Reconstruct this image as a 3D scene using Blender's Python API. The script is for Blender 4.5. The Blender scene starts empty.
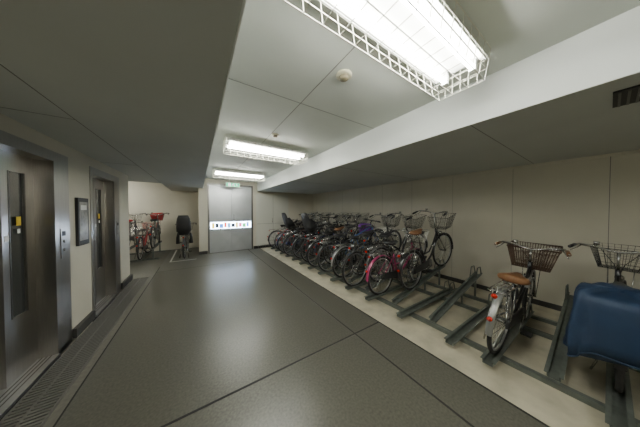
import bpy, math, random
from mathutils import Vector, Matrix
random.seed(7)
pi=math.pi
# ---------------------------------------------------------------- materials
_m={}
def mat(name,col,rough=0.5,metal=0.0,emit=None,estr=0.0,noise=0.0,nscale=20,bump=0.0,bscale=200,stretch=None,spec=0.5,coat=0.0):
    if name in _m: return _m[name]
    m=bpy.data.materials.new(name); m.use_nodes=True
    nt=m.node_tree; b=nt.nodes['Principled BSDF']
    b.inputs['Base Color'].default_value=(*col,1); b.inputs['Roughness'].default_value=rough
    b.inputs['Metallic'].default_value=metal
    b.inputs['Specular IOR Level'].default_value=spec
    b.inputs['Coat Weight'].default_value=coat
    if emit: 
        b.inputs['Emission Color'].default_value=(*emit,1); b.inputs['Emission Strength'].default_value=estr
    if noise or bump:
        tc=nt.nodes.new('ShaderNodeTexCoord'); mp=nt.nodes.new('ShaderNodeMapping')
        nt.links.new(tc.outputs['Object'],mp.inputs[0])
        if stretch: mp.inputs['Scale'].default_value=stretch
    if noise:
        n=nt.nodes.new('ShaderNodeTexNoise'); n.inputs['Scale'].default_value=nscale; n.inputs['Detail'].default_value=5
        nt.links.new(mp.outputs[0],n.inputs['Vector'])
        r=nt.nodes.new('ShaderNodeMapRange'); r.inputs[1].default_value=0.3; r.inputs[2].default_value=0.7
        r.inputs[3].default_value=1-noise; r.inputs[4].default_value=1+noise
        nt.links.new(n.outputs[0],r.inputs[0])
        mx=nt.nodes.new('ShaderNodeVectorMath'); mx.operation='SCALE'; mx.inputs[0].default_value=col
        nt.links.new(r.outputs[0],mx.inputs['Scale']); nt.links.new(mx.outputs[0],b.inputs['Base Color'])
    if bump:
        n=nt.nodes.new('ShaderNodeTexNoise'); n.inputs['Scale'].default_value=bscale; n.inputs['Detail'].default_value=2
        nt.links.new(mp.outputs[0],n.inputs['Vector'])
        bp=nt.nodes.new('ShaderNodeBump'); bp.inputs['Strength'].default_value=bump; bp.inputs['Distance'].default_value=0.01
        nt.links.new(n.outputs[0],bp.inputs['Height']); nt.links.new(bp.outputs[0],b.inputs['Normal'])
    _m[name]=m; return m

WALL=mat('wall_paint',(.61,.58,.48),.6,noise=.05,nscale=2,bump=.12,bscale=120)
WALLR=mat('wall_panel_paint',(.62,.59,.49),.55,noise=.05,nscale=1.5,bump=.08,bscale=90)
CEIL=mat('ceiling_board',(.61,.635,.58),.75,noise=.03,nscale=3)
SOFF=mat('soffit_board',(.57,.59,.56),.75,noise=.03,nscale=2)
BEAM=mat('beam_paint',(.80,.83,.80),.6,noise=.02,nscale=2)
JOINT=mat('joint_dark',(.02,.02,.02),.8)
JOINTC=mat('joint_ceiling',(.22,.22,.2),.8)
JOINTL=mat('joint_light',(.36,.35,.30),.8)
VINYL=mat('floor_vinyl',(.090,.088,.071),.31,noise=.26,nscale=55,bump=.05,bscale=120,spec=.5)
CONC=mat('floor_concrete',(.48,.445,.335),.6,noise=.18,nscale=5,bump=.15,bscale=60)
CONCG=mat('floor_grey',(.16,.155,.13),.5,noise=.15,nscale=30)
GRATE=mat('grating_steel',(.17,.165,.15),.5,metal=.3)
BLACKVOID=mat('gutter_dark',(.03,.03,.028),.8)
STEEL=mat('elevator_steel',(.40,.385,.36),.28,metal=1,noise=.08,nscale=6,stretch=(30,30,1))
STEELD=mat('elevator_steel_dark',(.15,.145,.135),.36,metal=.85,noise=.12,nscale=6,stretch=(30,30,1))
DOORM=mat('door_steel',(.46,.48,.49),.36,metal=.6,noise=.08,nscale=3)
DOORW=mat('door_white',(.60,.60,.53),.5)
BASEB=mat('baseboard_dark',(.045,.043,.04),.5)
GLASS=mat('dark_glass',(.04,.045,.045),.08,spec=.8)
WHITE=mat('white_enamel',(.85,.86,.82),.4)
WIRE=mat('white_wire',(.60,.59,.50),.4)
TUBE=mat('fluorescent_tube',(1,1,1),.5,emit=(1.0,1.0,.92),estr=88)
RACK=mat('rack_steel',(.145,.163,.145),.42,metal=.4,noise=.2,nscale=15)
TIRE=mat('tire_rubber',(.018,.018,.018),.75)
CHROME=mat('chrome',(.48,.48,.47),.27,metal=1)
ALU=mat('aluminium',(.45,.45,.45),.35,metal=.9)
BLK=mat('black_plastic',(.018,.018,.019),.5)
TAN=mat('tan_leather',(.18,.08,.03),.45,noise=.15,nscale=30)
WICK=mat('brown_wicker',(.075,.042,.025),.7)
BLUEC=mat('blue_cover',(.008,.027,.068),.6,noise=.12,nscale=6,bump=.8,bscale=6)
RED=mat('red_plastic',(.5,.02,.02),.4)
YEL=mat('yellow_sticker',(.85,.6,.03),.5)
REFL=mat('red_reflector',(.55,.02,.01),.2)
GREEN=mat('exit_green',(.02,.45,.2),.4,emit=(.05,.8,.35),estr=1.2)
EXW=mat('exit_white',(.9,.9,.9),.4,emit=(1,1,1),estr=1.5)
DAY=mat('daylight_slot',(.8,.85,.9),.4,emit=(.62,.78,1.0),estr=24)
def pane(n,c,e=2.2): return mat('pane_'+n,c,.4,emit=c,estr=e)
PAPER=mat('paper_white',(.8,.8,.78),.6)
def paint(name,c): return mat(name,c,.3,metal=.1,coat=.5)
P_BLACK=paint('paint_black',(.016,.016,.018)); P_NAVY=paint('paint_navy',(.02,.03,.10))
P_SILV=mat('paint_silver',(.34,.34,.33),.38,metal=.7); P_GREY=paint('paint_grey',(.14,.14,.14))
P_PINK=paint('paint_magenta',(.32,.03,.11)); P_RED=paint('paint_red',(.4,.02,.02))
P_BLUE=paint('paint_blue',(.04,.13,.35)); P_PURP=mat('purple_cloth',(.16,.04,.3),.8)

# ---------------------------------------------------------------- mesh accumulator
class M:
    def __init__(s): s.v=[];s.f=[];s.mi=[];s.sm=[];s.mats=[]
    def m(s,mt):
        if mt not in s.mats: s.mats.append(mt)
        return s.mats.index(mt)
    def add(s,vs,fs,mt,smooth=False):
        o=len(s.v); s.v+= [Vector(v) for v in vs]; k=s.m(mt)
        for f in fs: s.f.append([i+o for i in f]); s.mi.append(k); s.sm.append(smooth)
    def box(s,a,b,mt,mx=None):
        x0,y0,z0=a;x1,y1,z1=b
        vs=[(x0,y0,z0),(x1,y0,z0),(x1,y1,z0),(x0,y1,z0),(x0,y0,z1),(x1,y0,z1),(x1,y1,z1),(x0,y1,z1)]
        if mx: vs=[mx@Vector(v) for v in vs]
        s.add(vs,[(0,3,2,1),(4,5,6,7),(0,1,5,4),(1,2,6,5),(2,3,7,6),(3,0,4,7)],mt)
    def tube(s,pts,r,mt,n=6,closed=False,taper=None,flat=None):
        pts=[Vector(p) for p in pts]; N=len(pts)
        T=[]
        for i in range(N):
            if closed: t=pts[(i+1)%N]-pts[i-1]
            elif i==0: t=pts[1]-pts[0]
            elif i==N-1: t=pts[-1]-pts[-2]
            else: t=(pts[i+1]-pts[i]).normalized()+(pts[i]-pts[i-1]).normalized()
            T.append(t.normalized())
        up=Vector((0,1,0))
        if abs(T[0].dot(up))>.9: up=Vector((0,0,1))
        nrm=(up-T[0]*up.dot(T[0])).normalized()
        vs=[]
        for i in range(N):
            nrm=(nrm-T[i]*nrm.dot(T[i])).normalized(); bn=T[i].cross(nrm)
            rr=r if taper is None else r+(taper-r)*i/(N-1)
            for k in range(n):
                a=2*pi*(k+.5)/n
                vs.append(pts[i]+nrm*math.cos(a)*rr*(flat or 1)+bn*math.sin(a)*rr)
        fs=[]
        for i in range(N if closed else N-1):
            j=(i+1)%N
            for k in range(n):
                l=(k+1)%n
                fs.append((i*n+k,i*n+l,j*n+l,j*n+k))
        if not closed:
            fs.append(tuple(range(n))[::-1]); fs.append(tuple((N-1)*n+k for k in range(n)))
        s.add(vs,fs,mt,n>4)
    def ring(s,c,R,r,mt,N=32,n=6,flat=None):
        c=Vector(c)
        s.tube([c+Vector((math.cos(2*pi*i/N)*R,0,math.sin(2*pi*i/N)*R)) for i in range(N)],r,mt,n,closed=True,flat=flat)
    def arc(s,c,R,w,a0,a1,mt,N=14,drop=.012):
        c=Vector(c);vs=[];fs=[]
        prof=[(-w/2,-drop),(-w*.3,0),(0,.004),(w*.3,0),(w/2,-drop)]
        for i in range(N+1):
            a=math.radians(a0+(a1-a0)*i/N)
            for y,d in prof: vs.append(c+Vector((math.cos(a)*(R+d),y,math.sin(a)*(R+d))))
        for i in range(N):
            for k in range(4):
                fs.append((i*5+k,i*5+k+1,(i+1)*5+k+1,(i+1)*5+k))
        s.add(vs,fs,mt,True)
    def loft(s,secs,mt,cap=True,smooth=True):
        n=len(secs[0]);vs=[p for q in secs for p in q];fs=[]
        for i in range(len(secs)-1):
            for k in range(n):
                l=(k+1)%n; fs.append((i*n+k,i*n+l,(i+1)*n+l,(i+1)*n+k))
        if cap: fs.append(tuple(range(n))[::-1]); fs.append(tuple((len(secs)-1)*n+k for k in range(n)))
        s.add(vs,fs,mt,smooth)
    def xform(s,start,mx):
        for i in range(start,len(s.v)): s.v[i]=mx@s.v[i]
    def obj(s,name,mx=None,parent=None):
        me=bpy.data.meshes.new(name); me.from_pydata([tuple(v) for v in s.v],[],s.f)
        for mt in s.mats: me.materials.append(mt)
        me.polygons.foreach_set('material_index',s.mi); me.polygons.foreach_set('use_smooth',s.sm)
        me.update()
        o=bpy.data.objects.new(name,me); bpy.context.scene.collection.objects.link(o)
        if mx: o.matrix_world=mx
        if parent: o.parent=parent
        return o
def se(cx,cy,hx,hy,z,n=20,p=2.5,axis='z'):
    out=[]
    for k in range(n):
        a=2*pi*k/n; c=math.cos(a);d=math.sin(a)
        x=hx*math.copysign(abs(c)**(2/p),c); y=hy*math.copysign(abs(d)**(2/p),d)
        if axis=='z': out.append(Vector((cx+x,cy+y,z)))
        else: out.append(Vector((z,cx+x,cy+y)))
    return out
def boxobj(name,a,b,mt):
    m=M(); m.box(a,b,mt); return m.obj(name)

# ---------------------------------------------------------------- room
XW=4.5; YF=7.5; XL=-1.24; YA=9.0; YB=-3.0; ZC=2.57; ZS=2.23; XB=1.95; XS=.14; XFE=2.02
boxobj('floor',(-.85,YB,-.15),(XFE,YA,0),VINYL)
m=M(); m.box((XFE,YB,-.15),(XW,YF,0),CONC)
m.obj('floor.001')
m=M(); m.box((-3.6,5.6,-.15),(-.85,YA,0),CONCG); m.box((-.85-.07,YB,-.15),(-.85,5.6,0),CONCG); m.obj('floor.002')
m=M()
m.box((1.573,YB,.0),(1.590,YF,.0015),JOINT); m.box((-.85,1.651,.0),(XFE,1.669,.0015),JOINT)
m.box((XFE-.01,YB,.0),(XFE+.008,YF,.002),JOINT); m.box((-.858,YB,0),(-.846,6.4,.002),JOINT)
m.box((-.85,5.9,.0),(1.58,5.91,.0015),JOINT)
m.obj('trim_1')
# gutter grating
m=M(); m.box((XL+.045,YB,-.15),(-.925,5.6,-.02),BLACKVOID)
y=YB
while y<5.6:
    m.box((XL+.045,y,-.02),(-.93,y+.020,-.001),GRATE); y+=.034
for x in (XL+.045,-1.08,-.940): m.box((x,YB,-.02),(x+.014,5.6,0.0),GRATE)
m.obj('drain_grating')
# left wall
for a,b,z0 in ((YB,2.23,-.15),(3.36,3.88,-.15),(5.0,5.6,-.15),(2.23,3.36,2.1),(3.88,5.0,2.1)):
    boxobj('wall_left',(XL-.3,a,z0),(XL,b,ZS),WALL)
m=M(); m.box((-3.6,5.45,-.15),(XL-.3,5.6,2.6),WALL); m.obj('wall_left_return')
boxobj('wall_alcove_left',(-3.75,5.45,-.15),(-3.6,YA+.15,2.6),WALL)
boxobj('wall_alcove_back',(-3.6,YA,-.15),(.2,YA+.15,2.6),WALL)
boxobj('wall_alcove_right',(.02,YF,-.15),(.2,YA,2.6),WALL)
for a,b in (((.2,YF,-.15),(.28,YF+.15,2.7)),((1.78,YF,-.15),(XW,YF+.15,2.7)),((.28,YF,2.42),(1.78,YF+.15,2.7))): boxobj('wall_far',a,b,WALL)
m=M(); m.box((XW,YB,-.15),(XW+.15,YF+.15,2.7),WALLR)
y=-2.7
while y<YF:
    m.box((XW-.002,y,0),(XW+.001,y+.006,ZS),JOINTC if abs(y)<.1 else JOINTL); y+=.9
m.obj('wall_right')
boxobj('wall_back',(XL-.3,YB-.15,-.15),(XW+.15,YB,2.7),WALL)
m=M()
for a,b in ((YB,2.20),(3.38,3.86),(5.02,5.6)): m.box((XL,a,0),(XL+.035,b,.11),BASEB)
m.box((XL-.3,5.6,0),(XL+.035,5.635,.11),BASEB)
m.obj('baseboard_left')
m=M(); m.box((1.80,YF-.02,0),(XW,YF,.1),BASEB); m.box((.02,YF-.02,0),(.27,YF,.1),BASEB); m.obj('baseboard_far')
boxobj('baseboard_right',(XW-.015,YB,0),(XW,YF-.02,.08),BASEB)
# ceilings
m=M(); m.box((XS,YB,ZC),(XB,YF,ZC+.13),CEIL)
for y in (-.1,1.7,3.5,5.3,7.0): m.box((XS,y,ZC-.0015),(XB,y+.006,ZC+.001),JOINTC)
m.box((.87,YB,ZC-.0015),(.876,YF,ZC+.001),JOINTC)
m.obj('ceiling')
m=M(); m.box((-3.6,YB,ZS),(-.83,6.65,ZC+.13),SOFF); m.box((-.83,YB,ZS),(XS,YA,ZC+.13),SOFF)
m.box((-.826,YB,ZS-.0015),(-.820,6.65,ZS+.001),JOINTC)
for y in (.5,2.36,4.22): m.box((XL,y,ZS-.0015),(-.82,y+.006,ZS+.001),JOINTC)
m.obj('ceiling_soffit_left')
boxobj('ceiling_alcove',(-3.6,6.65,2.5),(-.83,YA,2.7),SOFF)
m=M(); m.box((XB+.012,YB,ZS),(XW,YF,ZC+.13),SOFF)
for y in (-1.2,.66,2.52,4.38,6.24): m.box((XB+.012,y,ZS-.0015),(XW,y+.006,ZS+.001),JOINTC)
m.obj('ceiling_soffit_right')
boxobj('beam_fascia',(XB,YB,ZS-.006),(XB+.012,YF,ZC),BEAM)
boxobj('trim_2',(XS-.001,YB,ZS-.004),(XS+.008,YF,ZC),BEAM)
m=M(); m.box((XW-.03,YB,ZS-.035),(XW,YF-.02,ZS),WALLR); m.obj('trim_3')
# far door
m=M()
m.box((.28,YF-.02,0),(.33,YF+.1,2.42),STEELD); m.box((1.73,YF-.02,0),(1.78,YF+.1,2.42),STEELD); m.box((.33,YF-.02,2.36),(1.73,YF+.1,2.42),STEELD)
m.box((.33,YF+.01,.01),(1.025,YF+.06,2.36),DOORM); m.box((1.031,YF+.01,.01),(1.73,YF+.06,2.36),DOORM)
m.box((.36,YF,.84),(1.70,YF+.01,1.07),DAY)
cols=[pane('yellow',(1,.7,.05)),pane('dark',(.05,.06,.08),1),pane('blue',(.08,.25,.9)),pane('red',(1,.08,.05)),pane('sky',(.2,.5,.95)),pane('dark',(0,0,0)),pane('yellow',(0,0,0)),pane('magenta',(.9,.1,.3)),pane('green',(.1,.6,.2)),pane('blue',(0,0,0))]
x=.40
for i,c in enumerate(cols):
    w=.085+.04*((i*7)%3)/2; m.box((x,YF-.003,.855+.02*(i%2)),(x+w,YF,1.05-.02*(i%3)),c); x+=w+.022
m.tube([(1.10,YF+.01,1.12),(1.10,YF-.05,1.12),(1.10,YF-.05,1.32),(1.10,YF+.01,1.32)],.01,CHROME)
m.box((.28,YF-.04,0),(1.78,YF+.1,.012),STEELD)
m.obj('door_1')
m=M()
m.box((1.9,YF-.012,0),(3.25,YF,2.12),DOORW)
m.box((1.94,YF-.02,.02),(2.57,YF-.012,2.08),DOORW); m.box((2.58,YF-.02,.02),(3.21,YF-.012,2.08),DOORW)
m.box((1.94,YF-.022,.95),(3.21,YF-.02,.96),JOINTC); m.box((2.571,YF-.022,.02),(2.579,YF-.012,2.08),JOINTC)
m.tube([(2.53,YF-.02,1.0),(2.53,YF-.07,1.0),(2.53,YF-.07,1.15),(2.53,YF-.02,1.15)],.009,CHROME)
m.obj('door_2')
# elevators
def elevator(y0,yo0,yo1,y1):
    m=M(); xd=XL-.12
    m.box((XL-.28,y0,-.02),(XL+.008,yo0,2.1),STEEL); m.box((XL-.28,yo1,-.02),(XL+.008,y1,2.1),STEEL)
    m.box((XL-.28,yo0,2.0),(XL+.008,yo1,2.1),STEEL)
    mid=(yo0+yo1)/2+.03
    def leaf(a,b,x):
        wa,wb=a+.07,b-.11; t=.03
        m.box((x-t,a,0),(x,wa,2.0),STEEL); m.box((x-t,wb,0),(x,b,2.0),STEEL)
        m.box((x-t,wa,0),(x,wb,.55),STEEL); m.box((x-t,wa,1.84),(x,wb,2.0),STEEL)
        m.box((x-t,wa,.55),(x-.012,wb,1.84),GLASS)
        for q in ((wa,wa+.012),(wb-.012,wb)): m.box((x-.012,q[0],.55),(x+.003,q[1],1.84),STEELD)
    leaf(yo0,mid+.02,xd-.035); leaf(mid,yo1,xd)
    m.box((XL-.28,yo0,-.02),(XL+.02,yo1,.004),ALU)
    for k in range(3): m.box((XL-.1+.03*k,yo0,.004),(XL-.09+.03*k,yo1,.006),STEELD)
    # stickers
    m.box((xd,mid+.15,1.36),(xd+.002,mid+.20,1.44),YEL); m.box((xd,mid+.16,1.29),(xd+.002,mid+.19,1.33),PAPER)
    m.box((xd,mid+.02,1.23),(xd+.002,mid+.065,1.28),PAPER)
    # call panel
    yc=(yo1+y1)/2
    m.box((XL+.008,yc-.05,.98),(XL+.014,yc+.05,1.30),STEEL); 
    for z in (1.07,1.16): m.tube([(XL+.014,yc,z),(XL+.022,yc,z)],.014,ALU,n=12)
    m.box((XL+.014,yc-.03,1.22),(XL+.016,yc+.03,1.27),BLK)
    return m.obj('elevator_door')
elevator(2.23,2.30,3.10,3.36); elevator(3.88,3.95,4.75,5.0)
boxobj('elevator_shaft_wall',(XL-.45,YB,-.15),(XL-.3,5.45,2.3),BASEB)
# framed notice
m=M(); m.box((XL,3.50,1.06),(XL+.025,3.76,1.65),BLK); m.box((XL+.025,3.53,1.12),(XL+.027,3.73,1.6),mat('notice_dark_print',(.26,.25,.22),.3,noise=.5,nscale=12))
m.box((XL+.027,3.56,1.5),(XL+.028,3.70,1.56),PAPER); m.obj('framed_notice')
# exit sign
m=M(); m.box((.78,6.95,2.28),(1.22,6.99,2.42),WHITE); m.box((.80,6.946,2.295),(1.20,6.95,2.405),GREEN)
m.tube([(.9,6.97,2.42),(.9,6.97,ZC)],.006,WHITE); m.tube([(1.1,6.97,2.42),(1.1,6.97,ZC)],.006,WHITE)
yb=6.944
m.box((.86,yb,2.305),(.93,yb+.002,2.395),EXW)
def limb(p,q,r=.006): m.tube([(p[0],yb-.001,p[1]),(q[0],yb-.001,q[1])],r,EXW,n=4)
limb((1.02,2.385),(1.03,2.385),.008); limb((1.02,2.37),(1.0,2.34)); limb((1.0,2.34),(.98,2.325)); limb((.98,2.325),(.965,2.33))
limb((1.0,2.34),(1.03,2.325)); limb((1.03,2.325),(1.05,2.305)); limb((1.02,2.365),(.985,2.36)); limb((1.02,2.365),(1.05,2.345))
limb((1.10,2.35),(1.16,2.35)); limb((1.10,2.35),(1.12,2.37)); limb((1.10,2.35),(1.12,2.33))
m.obj('emergency_exit_sign')
# smoke detectors
def detector(x,y,r):
    m=M(); z=ZC; DC=mat('detector_cream',(.55,.52,.38),.5)
    m.loft([se(x,y,r,r,z,24,2),se(x,y,r,r,z-.012,24,2),se(x,y,r*.8,r*.8,z-.016,24,2)],DC)
    m.loft([se(x,y,r*.6,r*.6,z-.016,24,2),se(x,y,r*.55,r*.55,z-.036,24,2),se(x,y,r*.3,r*.3,z-.042,24,2)],mat('detector_brown',(.22,.19,.12),.5))
    m.obj('smoke_detector')
detector(.98,1.16,.062); detector(.93,2.6,.05)
m=M(); m.box((2.16,-.30,ZS-.012),(2.46,0.0,ZS),BLK)
for k in range(9): m.box((2.17,-.285+.032*k,ZS-.018),(2.45,-.275+.032*k,ZS-.012),STEELD)
m.obj('ceiling_vent')
# lamps
def lamp(x,y,zc=ZC,rot=0):
    m=M(); L=.64
    # body + reflector
    m.box((-L,-.05,-.055),(L,.05,0),WHITE)
    for s in (-1,1):
        m.add([(-L,s*.05,-.03),(L,s*.05,-.03),(L,s*.15,-.075),(-L,s*.15,-.075),(-L,s*.05,-.024),(L,s*.05,-.024),(L,s*.152,-.068),(-L,s*.152,-.068)],
              [(0,1,2,3),(7,6,5,4),(3,2,6,7),(0,3,7,4),(1,5,6,2)],WHITE)
        m.tube([(-L+.03,s*.085,-.10),(L-.03,s*.085,-.10)],.016,TUBE,n=10)
        for e in (-1,1): m.box((e*(L-.015)-.015,s*.085-.02,-.12),(e*(L-.015)+.015,s*.085+.02,-.04),WHITE)
    # guard
    W=.17;B=.14;H=-.20;n=27;r=.0026
    for i in range(n):
        t=-L-.02+(2*L+.04)*i/(n-1)
        if i%2==0 or i in(0,n-1):
            m.tube([(t,-W,-.01),(t,-B,H),(t,B,H),(t,W,-.01)],r,WIRE,n=4)
    for yy,zz in ((-B,H),(-B/3,H),(B/3,H),(B,H),(-.15,-.13),(.15,-.13),(-.16,-.07),(.16,-.07),(-W,-.01),(W,-.01)):
        m.tube([(-L-.02,yy,zz),(L+.02,yy,zz)],r*1.2,WIRE,n=4)
    for e in (-1,1):
        for yy in (-.1,-.05,0,.05,.1): m.tube([(e*(L+.02),yy,-.0),(e*(L+.02),yy,H)],r,WIRE,n=4)
        for zz in (-.07,-.13): m.tube([(e*(L+.02),-.15,zz),(e*(L+.02),.15,zz)],r,WIRE,n=4)
    return m.obj('fluorescent_lamp',Matrix.Translation((x,y,zc))@Matrix.Rotation(rot,4,'Z'))
lamp(.96,.61); lamp(1.0,3.12); lamp(1.0,5.62); lamp(1.0,-1.9); lamp(-2.5,7.8,2.5)  # last one is out of view, an assumed fixture added to light the alcove

# ---------------------------------------------------------------- rack
PITCH=math.radians(12)
slots=[]   # (Y,high)
ys=[-.66,-.36,-.06,.24,.60,.92,1.23,1.52,1.80,2.10]
hi=[0,1,0,1,0,0,1,0,1,0]
for a,b in zip(ys,hi): slots.append((a,b))
y=2.36;h=1
while y<6.9: slots.append((y,h)); y+=.235; h=1-h
zh=lambda X: .06+(X-2.62)*math.tan(PITCH)
m=M()
def channel(p,q,y):
    p=Vector((p[0],y,p[1]));q=Vector((q[0],y,q[1])); L=(q-p).length; ang=math.atan2(q.z-p.z,q.x-p.x)
    mx=Matrix.Translation(p)@Matrix.Rotation(-ang,4,'Y')
    m.box((0,-.035,-.004),(L,.035,0),RACK,mx)
    for s in (-1,1):
        m.box((0,s*.035-.003,-.004),(L,s*.035+.003,.034),RACK,mx)
        m.box((0,s*.042-.013,.030),(L,s*.042+.013,.035),RACK,mx)
for y,h in slots:
    if h:
        channel((2.55,.05),(4.12,zh(4.12)),y)
        for XX in (3.95,3.42): m.box((XX,y-.012,0),(XX+.025,y+.012,zh(XX)),RACK)
        X=3.98;z=zh(X)
    else:
        channel((2.26,.055),(3.92,.055),y)
        X=3.72;z=.05
    for s in (-1,1):
        m.tube([(X-.12,y+s*.042,z+.02),(X-.07,y+s*.042,z+.18),(X+.05,y+s*.042,z+.18),(X+.10,y+s*.042,z+.05)],.008,RACK)
for X in (2.50,3.40,3.86):
    m.box((X,-.8,0),(X+.05,6.9,.045),RACK)
m.obj('bicycle_rack')

# ---------------------------------------------------------------- bicycles
def basket(m,c,mt,w0=.26,w1=.38,l0=.20,l1=.29,h=.22,dense=False):
    cx,cz=c; r=.0022 if not dense else .0042
    def cor(t):
        w=w0+(w1-w0)*t; l=l0+(l1-l0)*t; x=cx; z=cz+h*t
        return [Vector((x,-w/2,z)),Vector((x+l,-w/2,z+.03*t)),Vector((x+l,w/2,z+.03*t)),Vector((x,w/2,z))]
    nr=18 if dense else 8
    for i in range(nr):
        t=i/(nr-1); m.tube(cor(t)+[cor(t)[0]],(.012 if dense else r*2.4) if i==nr-1 else r,mt,n=5 if dense and i==nr-1 else 4)
    b=cor(0);tp=cor(1)
    for e in range(4):
        k=18 if dense else 9
        for i in range(k):
            f=i/k; m.tube([b[e].lerp(b[(e+1)%4],f),tp[e].lerp(tp[(e+1)%4],f)],r,mt,n=3)
    for i in range(1,7):
        f=i/7; m.tube([b[0].lerp(b[3],f),b[1].lerp(b[2],f)],r,mt,n=3); m.tube([b[0].lerp(b[1],f),b[3].lerp(b[2],f)],r,mt,n=3)
def saddle(m,c,mt,big=1):
    x,z=c
    S=[(-.13,.05,.018),(-.115,.085,.03),(-.06,.10,.035),(.0,.085,.034),(.06,.05,.03),(.12,.028,.025),(.15,.018,.014)]
    m.loft([se(0,z+.01*abs(dx)/.13,w*big,h*big,x+dx,14,2.3,'x') for dx,w,h in S],mt)
    for s in (-1,1):
        m.tube([(x-.08,s*.04,z-.03),(x-.02,s*.03,z-.06),(x+.10,s*.012,z-.02)],.004,CHROME)
        m.tube([(x-.09,s*.05,z-.06),(x-.09,s*.05,z-.02)],.018,CHROME,n=8)
def wheel(m,c,R,mt_rim):
    m.ring(c,R-.017,.0185,TIRE,36,7); m.ring(c,R-.043,.011,mt_rim,36,4)
    c=Vector(c); m.tube([c+Vector((0,-.045,0)),c+Vector((0,.045,0))],.018,CHROME,n=8)
    m.tube([c+Vector((0,-.07,0)),c+Vector((0,.07,0))],.006,CHROME,n=6)
    for i in range(28):
        a=2*pi*i/28; s=1 if i%2 else -1; da=.35 if (i//2)%2 else -.35
        m.tube([c+Vector((math.cos(a+da)*.018,s*.028,math.sin(a+da)*.018)),c+Vector((math.cos(a)*(R-.05),0,math.sin(a)*(R-.05)))],.0015,CHROME,n=3)
def child_seat(m,c,mt,pad=None):
    x,z=c
    m.loft([se(x,0,.13,.13,z,18,3),se(x-.01,0,.15,.15,z+.08,18,3),se(x-.03,0,.15,.16,z+.14,18,3)],mt)
    # back shell
    secs=[]
    for t,w,d in ((0,.15,.05),(.15,.17,.06),(.3,.17,.06),(.42,.16,.055),(.52,.12,.04)):
        secs.append(se(x-.13-.12*t,0,d,w,z+.08+t,16,3))
    m.loft(secs,mt)
    for s in (-1,1):
        m.loft([se(x-.04,s*.16,.12,.018,z+.10,12,3),se(x-.06,s*.165,.12,.018,z+.22,12,3),se(x-.12,s*.16,.06,.018,z+.42,12,3)],mt)
        m.loft([se(x+.10,s*.17,.06,.05,z-.28,12,3),se(x+.09,s*.17,.05,.04,z-.1,12,3),se(x+.06,s*.15,.05,.03,z+.05,12,3)],mt)
    if pad: m.loft([se(x-.075,0,.012,.12,z+.16,12,3),se(x-.13,0,.012,.11,z+.5,12,3)],pad)
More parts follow.
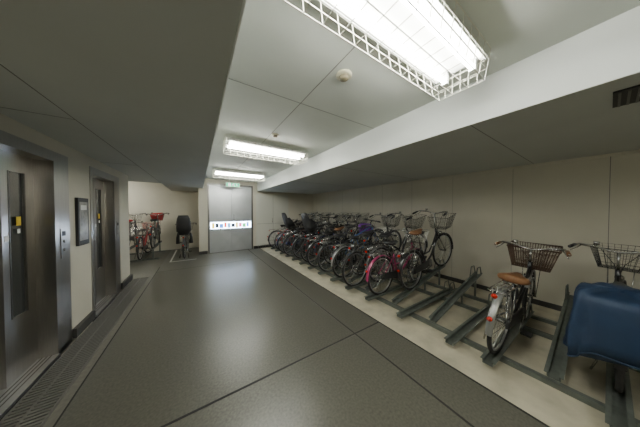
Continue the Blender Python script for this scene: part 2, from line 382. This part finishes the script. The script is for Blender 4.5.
def bicycle(pos,yaw=0,pitch=0,lean=0,style='city',col=P_BLACK,sad=BLK,bask=CHROME,steer=0,fend=None,extra=None,R=.33,grip=BLK,rim=ALU,sz=.84,bar=0.0,name='bicycle',stand=False,cc=None,big=1.0):
    m=M(); fend=fend or col; H=(0,0,R); F=(1.08,0,R); BB=(.45,0,.28)
    wheel(m,H,R,rim)
    city=style=='city'
    if city: 
        m.arc((0,0,R),R+.018,.055,5,185,fend,18)
        for a in (150,182):
            for s in (-1,1): m.tube([(0,s*.05,R),(math.cos(math.radians(a))*(R+.015),s*.022,R+math.sin(math.radians(a))*(R+.015))],.0025,CHROME,n=4)
    # frame
    if city:
        m.tube([(.925,0,.66),(.80,0,.50),(.64,0,.36),BB],.017,col,n=10)
        m.tube([(.91,0,.73),(.78,0,.59),(.60,0,.46),(.395,0,.47)],.013,col,n=10)
        st=(.335,0,.66); head=((.945,0,.62),(.905,0,.80))
    else:
        m.tube([(.92,0,.72),BB],.019,col,n=10); m.tube([(.90,0,.79),(.36,0,.70)],.016,col,n=10)
        st=(.34,0,.74); head=((.935,0,.67),(.90,0,.83))
    m.tube([BB,st],.016,col,n=10); m.tube(head,.020,col,n=10)
    sx=.335-.16*(sz-.68)/1; m.tube([st,(sx,0,sz-.03)],.0125,CHROME,n=8)
    saddle(m,(sx-.02,sz),sad,big if city else .75)
    for s in (-1,1):
        m.tube([(.44,s*.03,.28),(.2,s*.05,.31),(0,s*.06,R)],.009,col); m.tube([(.36,s*.015,st[2]-.06),(.25,s*.045,.60),(0,s*.06,R)],.008,col)
    # crank
    m.tube([(.45,-.075,.28),(.45,.075,.28)],.02,CHROME,n=8)
    m.tube([(.45,-.052,.28),(.45,-.048,.28)],.085,CHROME,n=24)
    a=random.uniform(0,3.1)
    for s in (-1,1):
        e=(.45+s*math.cos(a)*.165,s*.075,.28+s*math.sin(a)*.165)
        m.tube([(.45,s*.075,.28),e],.009,CHROME); m.box((e[0]-.045,min(s*.085,s*.165),e[2]-.012),(e[0]+.045,max(s*.085,s*.165),e[2]+.012),BLK)
    if city:
        m.loft([se(-.056,.335,.012,.04,-.06,12,3,'x'),se(-.056,.33,.014,.055,.02,12,3,'x'),se(-.056,.31,.014,.06,.25,12,3,'x'),se(-.056,.29,.014,.085,.42,12,3,'x'),se(-.056,.285,.012,.07,.53,12,3,'x')],cc or (fend if fend!=P_SILV else P_BLACK))
        # rack
        zr=.715 if sz>.8 else .69
        for s in (-1,1):
            m.tube([(.28,s*.03,zr-.06),(.22,s*.06,zr),(-.24,s*.065,zr),(-.27,s*.03,zr)],.0055,CHROME)
            m.tube([(-.12,s*.065,zr),(0,s*.065,R)],.005,CHROME); m.tube([(.05,s*.065,zr),(0,s*.065,R)],.004,CHROME)
        for yy in (-.022,.022): m.tube([(.22,yy,zr),(-.27,yy,zr)],.004,CHROME)
        for xx in (-.22,-.1,.03,.16): m.tube([(xx,-.065,zr),(xx,.065,zr)],.004,CHROME)
        if extra!='bluecover':
            m.tube([(-.285,0,zr-.03),(-.30,0,zr-.03)],.022,REFL,n=12)
            m.tube([(-R-.012,0,R+.13),(-R-.03,0,R+.13)],.020,REFL,n=12)
        # ring lock
        m.ring((.21,0,.58),.05,.008,BLK,12,5)
    else:
        m.tube([(sx-.03,0,sz-.1),(sx-.05,0,sz-.1)],.02,REFL,n=10)
        m.tube([(0,-.05,R),(.03,-.06,R-.11)],.012,BLK)
    m.tube([(0,.07,R),(-.02,.10,.16),(.06 if not stand else -.03,.13,.03)],.008,CHROME)
    if stand:
        for s in (-1,1): m.tube([(0,s*.07,R),(-.04,s*.11,.015)],.009,CHROME)
    # front end
    i0=len(m.v)
    wheel(m,F,R,rim)
    if city:
        m.arc(F,R+.018,.055,-15,150,fend,14)
        for s in (-1,1): m.tube([(1.08,s*.05,R),(1.08+math.cos(.1)*(R+.015),s*.022,R+.03)],.0025,CHROME,n=4)
    for s in (-1,1):
        m.tube([(head[0][0]+.005,s*.035,head[0][2]),(.985,s*.048,.52),(1.08,s*.055,R)],.011,col if not city else CHROME,n=8)
    m.tube([(head[0][0]+.005,-.045,head[0][2]),(head[0][0]+.005,.045,head[0][2])],.014,col)
    if city:
        b=bar
        m.tube([head[1],(.885,0,.90),(.90,0,.985+b)],.0115,CHROME,n=8)
        for s in (-1,1):
            m.tube([(.91,0,.985+b),(.925,s*.06,.995+b),(.91,s*.16,1.03+b),(.86,s*.25,1.045+b),(.78,s*.275,1.035+b),(.68,s*.285,1.02+b)],.011,CHROME,n=8)
            m.tube([(.80,s*.272,1.037+b),(.68,s*.285,1.02+b)],.017,grip,n=8)
            m.tube([(.86,s*.235,1.035+b),(.83,s*.262,1.0+b),(.72,s*.285,.975+b)],.006,CHROME)
            m.tube([(.86,s*.235,1.03+b),(.97,s*.12,1.0+b),(.95,s*.03,.85),(.93,0,.7)],.003,BLK,n=4)
        m.tube([(.90,.14,1.05+b),(.90,.14,1.085+b)],.022,CHROME,n=12)
        # lamp
        m.tube([(1.02,0,.70),(1.07,0,.695)],.03,CHROME,n=12); m.tube([(1.07,0,.695),(1.078,0,.695)],.028,WHITE,n=12)
        if bask:
            if bask==WICK: basket(m,(.945,.71),bask,.32,.44,.24,.34,.25,dense=True)
            else: basket(m,(.975,.79),bask)
            for s in (-1,1): m.tube([(1.08,s*.062,R),(1.10,s*.08,.79)],.004,CHROME)
            m.box((.93,-.05,.82),(.99,.05,.83),CHROME)
    else:
        m.tube([head[1],(.89,0,.90),(.95,0,.93)],.014,BLK,n=8)
        m.tube([(.93,-.29,.94),(.95,-.1,.93),(.95,.1,.93),(.93,.29,.94)],.012,BLK,n=8)
        for s in (-1,1):
            m.tube([(.935,s*.18,.937),(.93,s*.295,.94)],.017,grip,n=8); m.tube([(.95,s*.17,.93),(.99,s*.2,.90),(.99,s*.27,.90)],.005,CHROME)
            m.tube([(.96,s*.15,.93),(1.03,s*.06,.93),(.95,0,.75)],.003,BLK,n=4)
        if bask: basket(m,(.99,.80),bask,.24,.34,.2,.26,.2)
    if extra=='frontcover':
        m.loft([se(1.11,0,.13,.16,.80,18,3),se(1.12,0,.16,.20,.92,18,3),se(1.12,0,.16,.2,1.04,18,3),se(1.11,0,.10,.13,1.09,18,3)],P_PURP)
    if extra=='redbag':
        m.loft([se(1.11,0,.10,.14,.80,16,3),se(1.12,0,.14,.18,.98,16,3),se(1.12,0,.12,.16,1.06,16,3)],RED)
    if steer:
        ax=Vector((head[1][0]-head[0][0],0,head[1][2]-head[0][2])).normalized(); o=Vector(head[0])
        m.xform(i0,Matrix.Translation(o)@Matrix.Rotation(math.radians(steer),4,ax)@Matrix.Translation(-o))
    if extra in('rearseat','rearseat_pink'): child_seat(m,(-.02,.74),BLK,P_PINK if extra.endswith('pink') else None)
    if extra=='rearbasket': basket(m,(-.26,.72),CHROME,.28,.36,.3,.36,.2)
    if extra=='bluecover':
        S=[]; K=96
        base=[(.33,.31,.240),(.42,.31,.235),(.52,.30,.230),(.60,.295,.224),(.68,.29,.218),(.74,.28,.212),(.775,.27,.205),(.795,.25,.19),(.805,.19,.145),(.808,.11,.08),(.81,.03,.02)]
        for z,hx,hy in base:
            q=se(-.09,0,hx,hy,z,K,4.5); t=max(0,(.79-z)/.43)
            for k,p in enumerate(q):
                a=2*pi*k/K
                wv=(.024*math.sin(5*a+z*4)+.016*math.sin(9*a+1.3-z*3)+.010*math.sin(17*a+z*14))*(.15+t)
                d=Vector((p.x+.09,p.y,0)); d.normalize()
                p+=d*wv
                p.z+=t*(.045*math.sin(2*a+.6)+.02*math.sin(7*a))-.01*math.cos(a)+.016*math.sin(3*a+2)*(1-t)+.006*math.sin(9*a)*(1-t)
            S.append(q)
        m.loft(S,BLUEC)
        m.tube(S[0],.006,BLUEC,closed=True)
    mx=Matrix.Translation(pos)@Matrix.Rotation(math.radians(yaw),4,'Z')@Matrix.Rotation(math.radians(lean),4,'X')@Matrix.Rotation(-pitch,4,'Y')
    return m.obj(name,mx)
def park(y,high,X=None,**k):
    if high:
        X=X or 2.98; bicycle((X,y,zh(X)+.004),pitch=PITCH,**k)
    else:
        X=X or 2.58; bicycle((X,y,.057),**k)
# near
park(.60,0,X=2.55,col=P_BLACK,fend=P_SILV,cc=BLK,sad=TAN,bask=WICK,grip=TAN,steer=4,sz=.71,bar=-.03,yaw=-1,big=1.3,lean=4)
park(-.06,0,X=2.86,col=P_BLACK,sad=BLK,bask=BLK,extra='bluecover',steer=-6,sz=.74)
park(-.66,0,col=P_SILV,sad=BLK,bask=CHROME,steer=5)
park(1.80,1,X=3.08,col=P_BLACK,sad=TAN,bask=BLK,grip=BLK,sz=.92,bar=.12,steer=-5)
park(2.10,0,X=2.60,col=P_PINK,fend=P_PINK,cc=BLK,sad=BLK,bask=CHROME,steer=6,sz=.86)
specs=[dict(col=P_BLACK,fend=P_GREY,sad=BLK,bask=BLK,bar=.07),dict(style='cross',col=P_BLACK,bask=None,sz=.94),dict(col=P_BLACK,bask=BLK,bar=.06),
 dict(col=P_GREY,fend=P_SILV,bask=CHROME),dict(style='cross',col=P_BLUE,bask=None,sz=.95),dict(col=P_BLACK,bask=BLK,extra='frontcover'),
 dict(col=P_BLACK,sad=TAN,bask=BLK,bar=.04),dict(col=P_BLACK,bask=CHROME,bar=.05),dict(col=P_NAVY,bask=BLK),dict(style='cross',col=P_BLACK,bask=None,sz=.9),
 dict(col=P_BLACK,bask=BLK,extra='rearseat_pink'),dict(col=P_BLACK,bask=BLK),dict(style='cross',col=P_BLACK,bask=None,sz=.9),dict(col=P_BLACK,bask=CHROME),
 dict(col=P_BLACK,bask=BLK,bar=.05),dict(col=P_NAVY,bask=BLK),dict(col=P_BLACK,bask=CHROME,extra='rearseat'),dict(style='cross',col=P_GREY,bask=None),dict(col=P_RED,bask=BLK),dict(col=P_BLACK,bask=BLK)]
for i,(y,h) in enumerate([s for s in slots if s[0]>2.3]):
    if i<len(specs): park(y,h,X=(2.98 if h else 2.54)+random.uniform(-.07,.07),steer=random.uniform(-16,16),lean=random.uniform(-3,3),yaw=random.uniform(-3,3),**specs[i])
# alcove : bikes on their own raised rack
m=M()
for k,(x,z) in enumerate(((-1.15,.34),(-1.42,.05),(-1.72,.34),(-2.02,.05))):
    for s in (-1,1): m.box((x+s*.035-.004,7.25,z-.01),(x+s*.035+.004,8.85,z+.03),RACK)
    m.box((x-.035,7.25,z-.01),(x+.035,8.85,z-.005),RACK)
    if z>.2:
        for yy in (7.5,8.7): m.box((x-.02,yy,0),(x+.02,yy+.03,z),RACK)
for yy in (7.5,8.7): m.box((-2.2,yy,0),(-1.0,yy+.04,.04),RACK)
m.obj('bicycle_rack')
bicycle((-1.15,7.50,.34),yaw=90,col=P_BLACK,bask=BLK,sad=BLK,extra='redbag',steer=12)
bicycle((-1.42,7.42,.05),yaw=90,col=P_RED,bask=RED,fend=P_BLACK,extra='rearbasket',sad=BLK,steer=-15)
bicycle((-1.72,7.50,.34),yaw=90,col=P_BLACK,fend=P_BLACK,bask=BLK,sad=RED,steer=10)
bicycle((-2.02,7.42,.05),yaw=90,col=P_BLACK,bask=BLK,extra='rearseat_pink',steer=-6)
bicycle((-.36,7.15,0),yaw=88,col=P_BLACK,bask=BLK,extra='rearseat',steer=0,stand=True)
m=M(); m.box((-.70,6.85,0),(-.66,8.8,.002),PAPER); m.box((-.70,6.85,0),(-.05,6.89,.002),PAPER); m.obj('trim_4')

# ---------------------------------------------------------------- world + camera
w=bpy.data.worlds.new('World'); bpy.context.scene.world=w; w.use_nodes=True
w.node_tree.nodes['Background'].inputs[0].default_value=(.02,.02,.02,1)
c=bpy.data.cameras.new('camera'); c.sensor_width=36; c.lens=188*36/640; c.clip_start=.02
co=bpy.data.objects.new('camera',c); bpy.context.scene.collection.objects.link(co)
co.location=(0,0,1.5); co.rotation_euler=(math.radians(90-1.07),0,math.radians(-33))
bpy.context.scene.camera=co
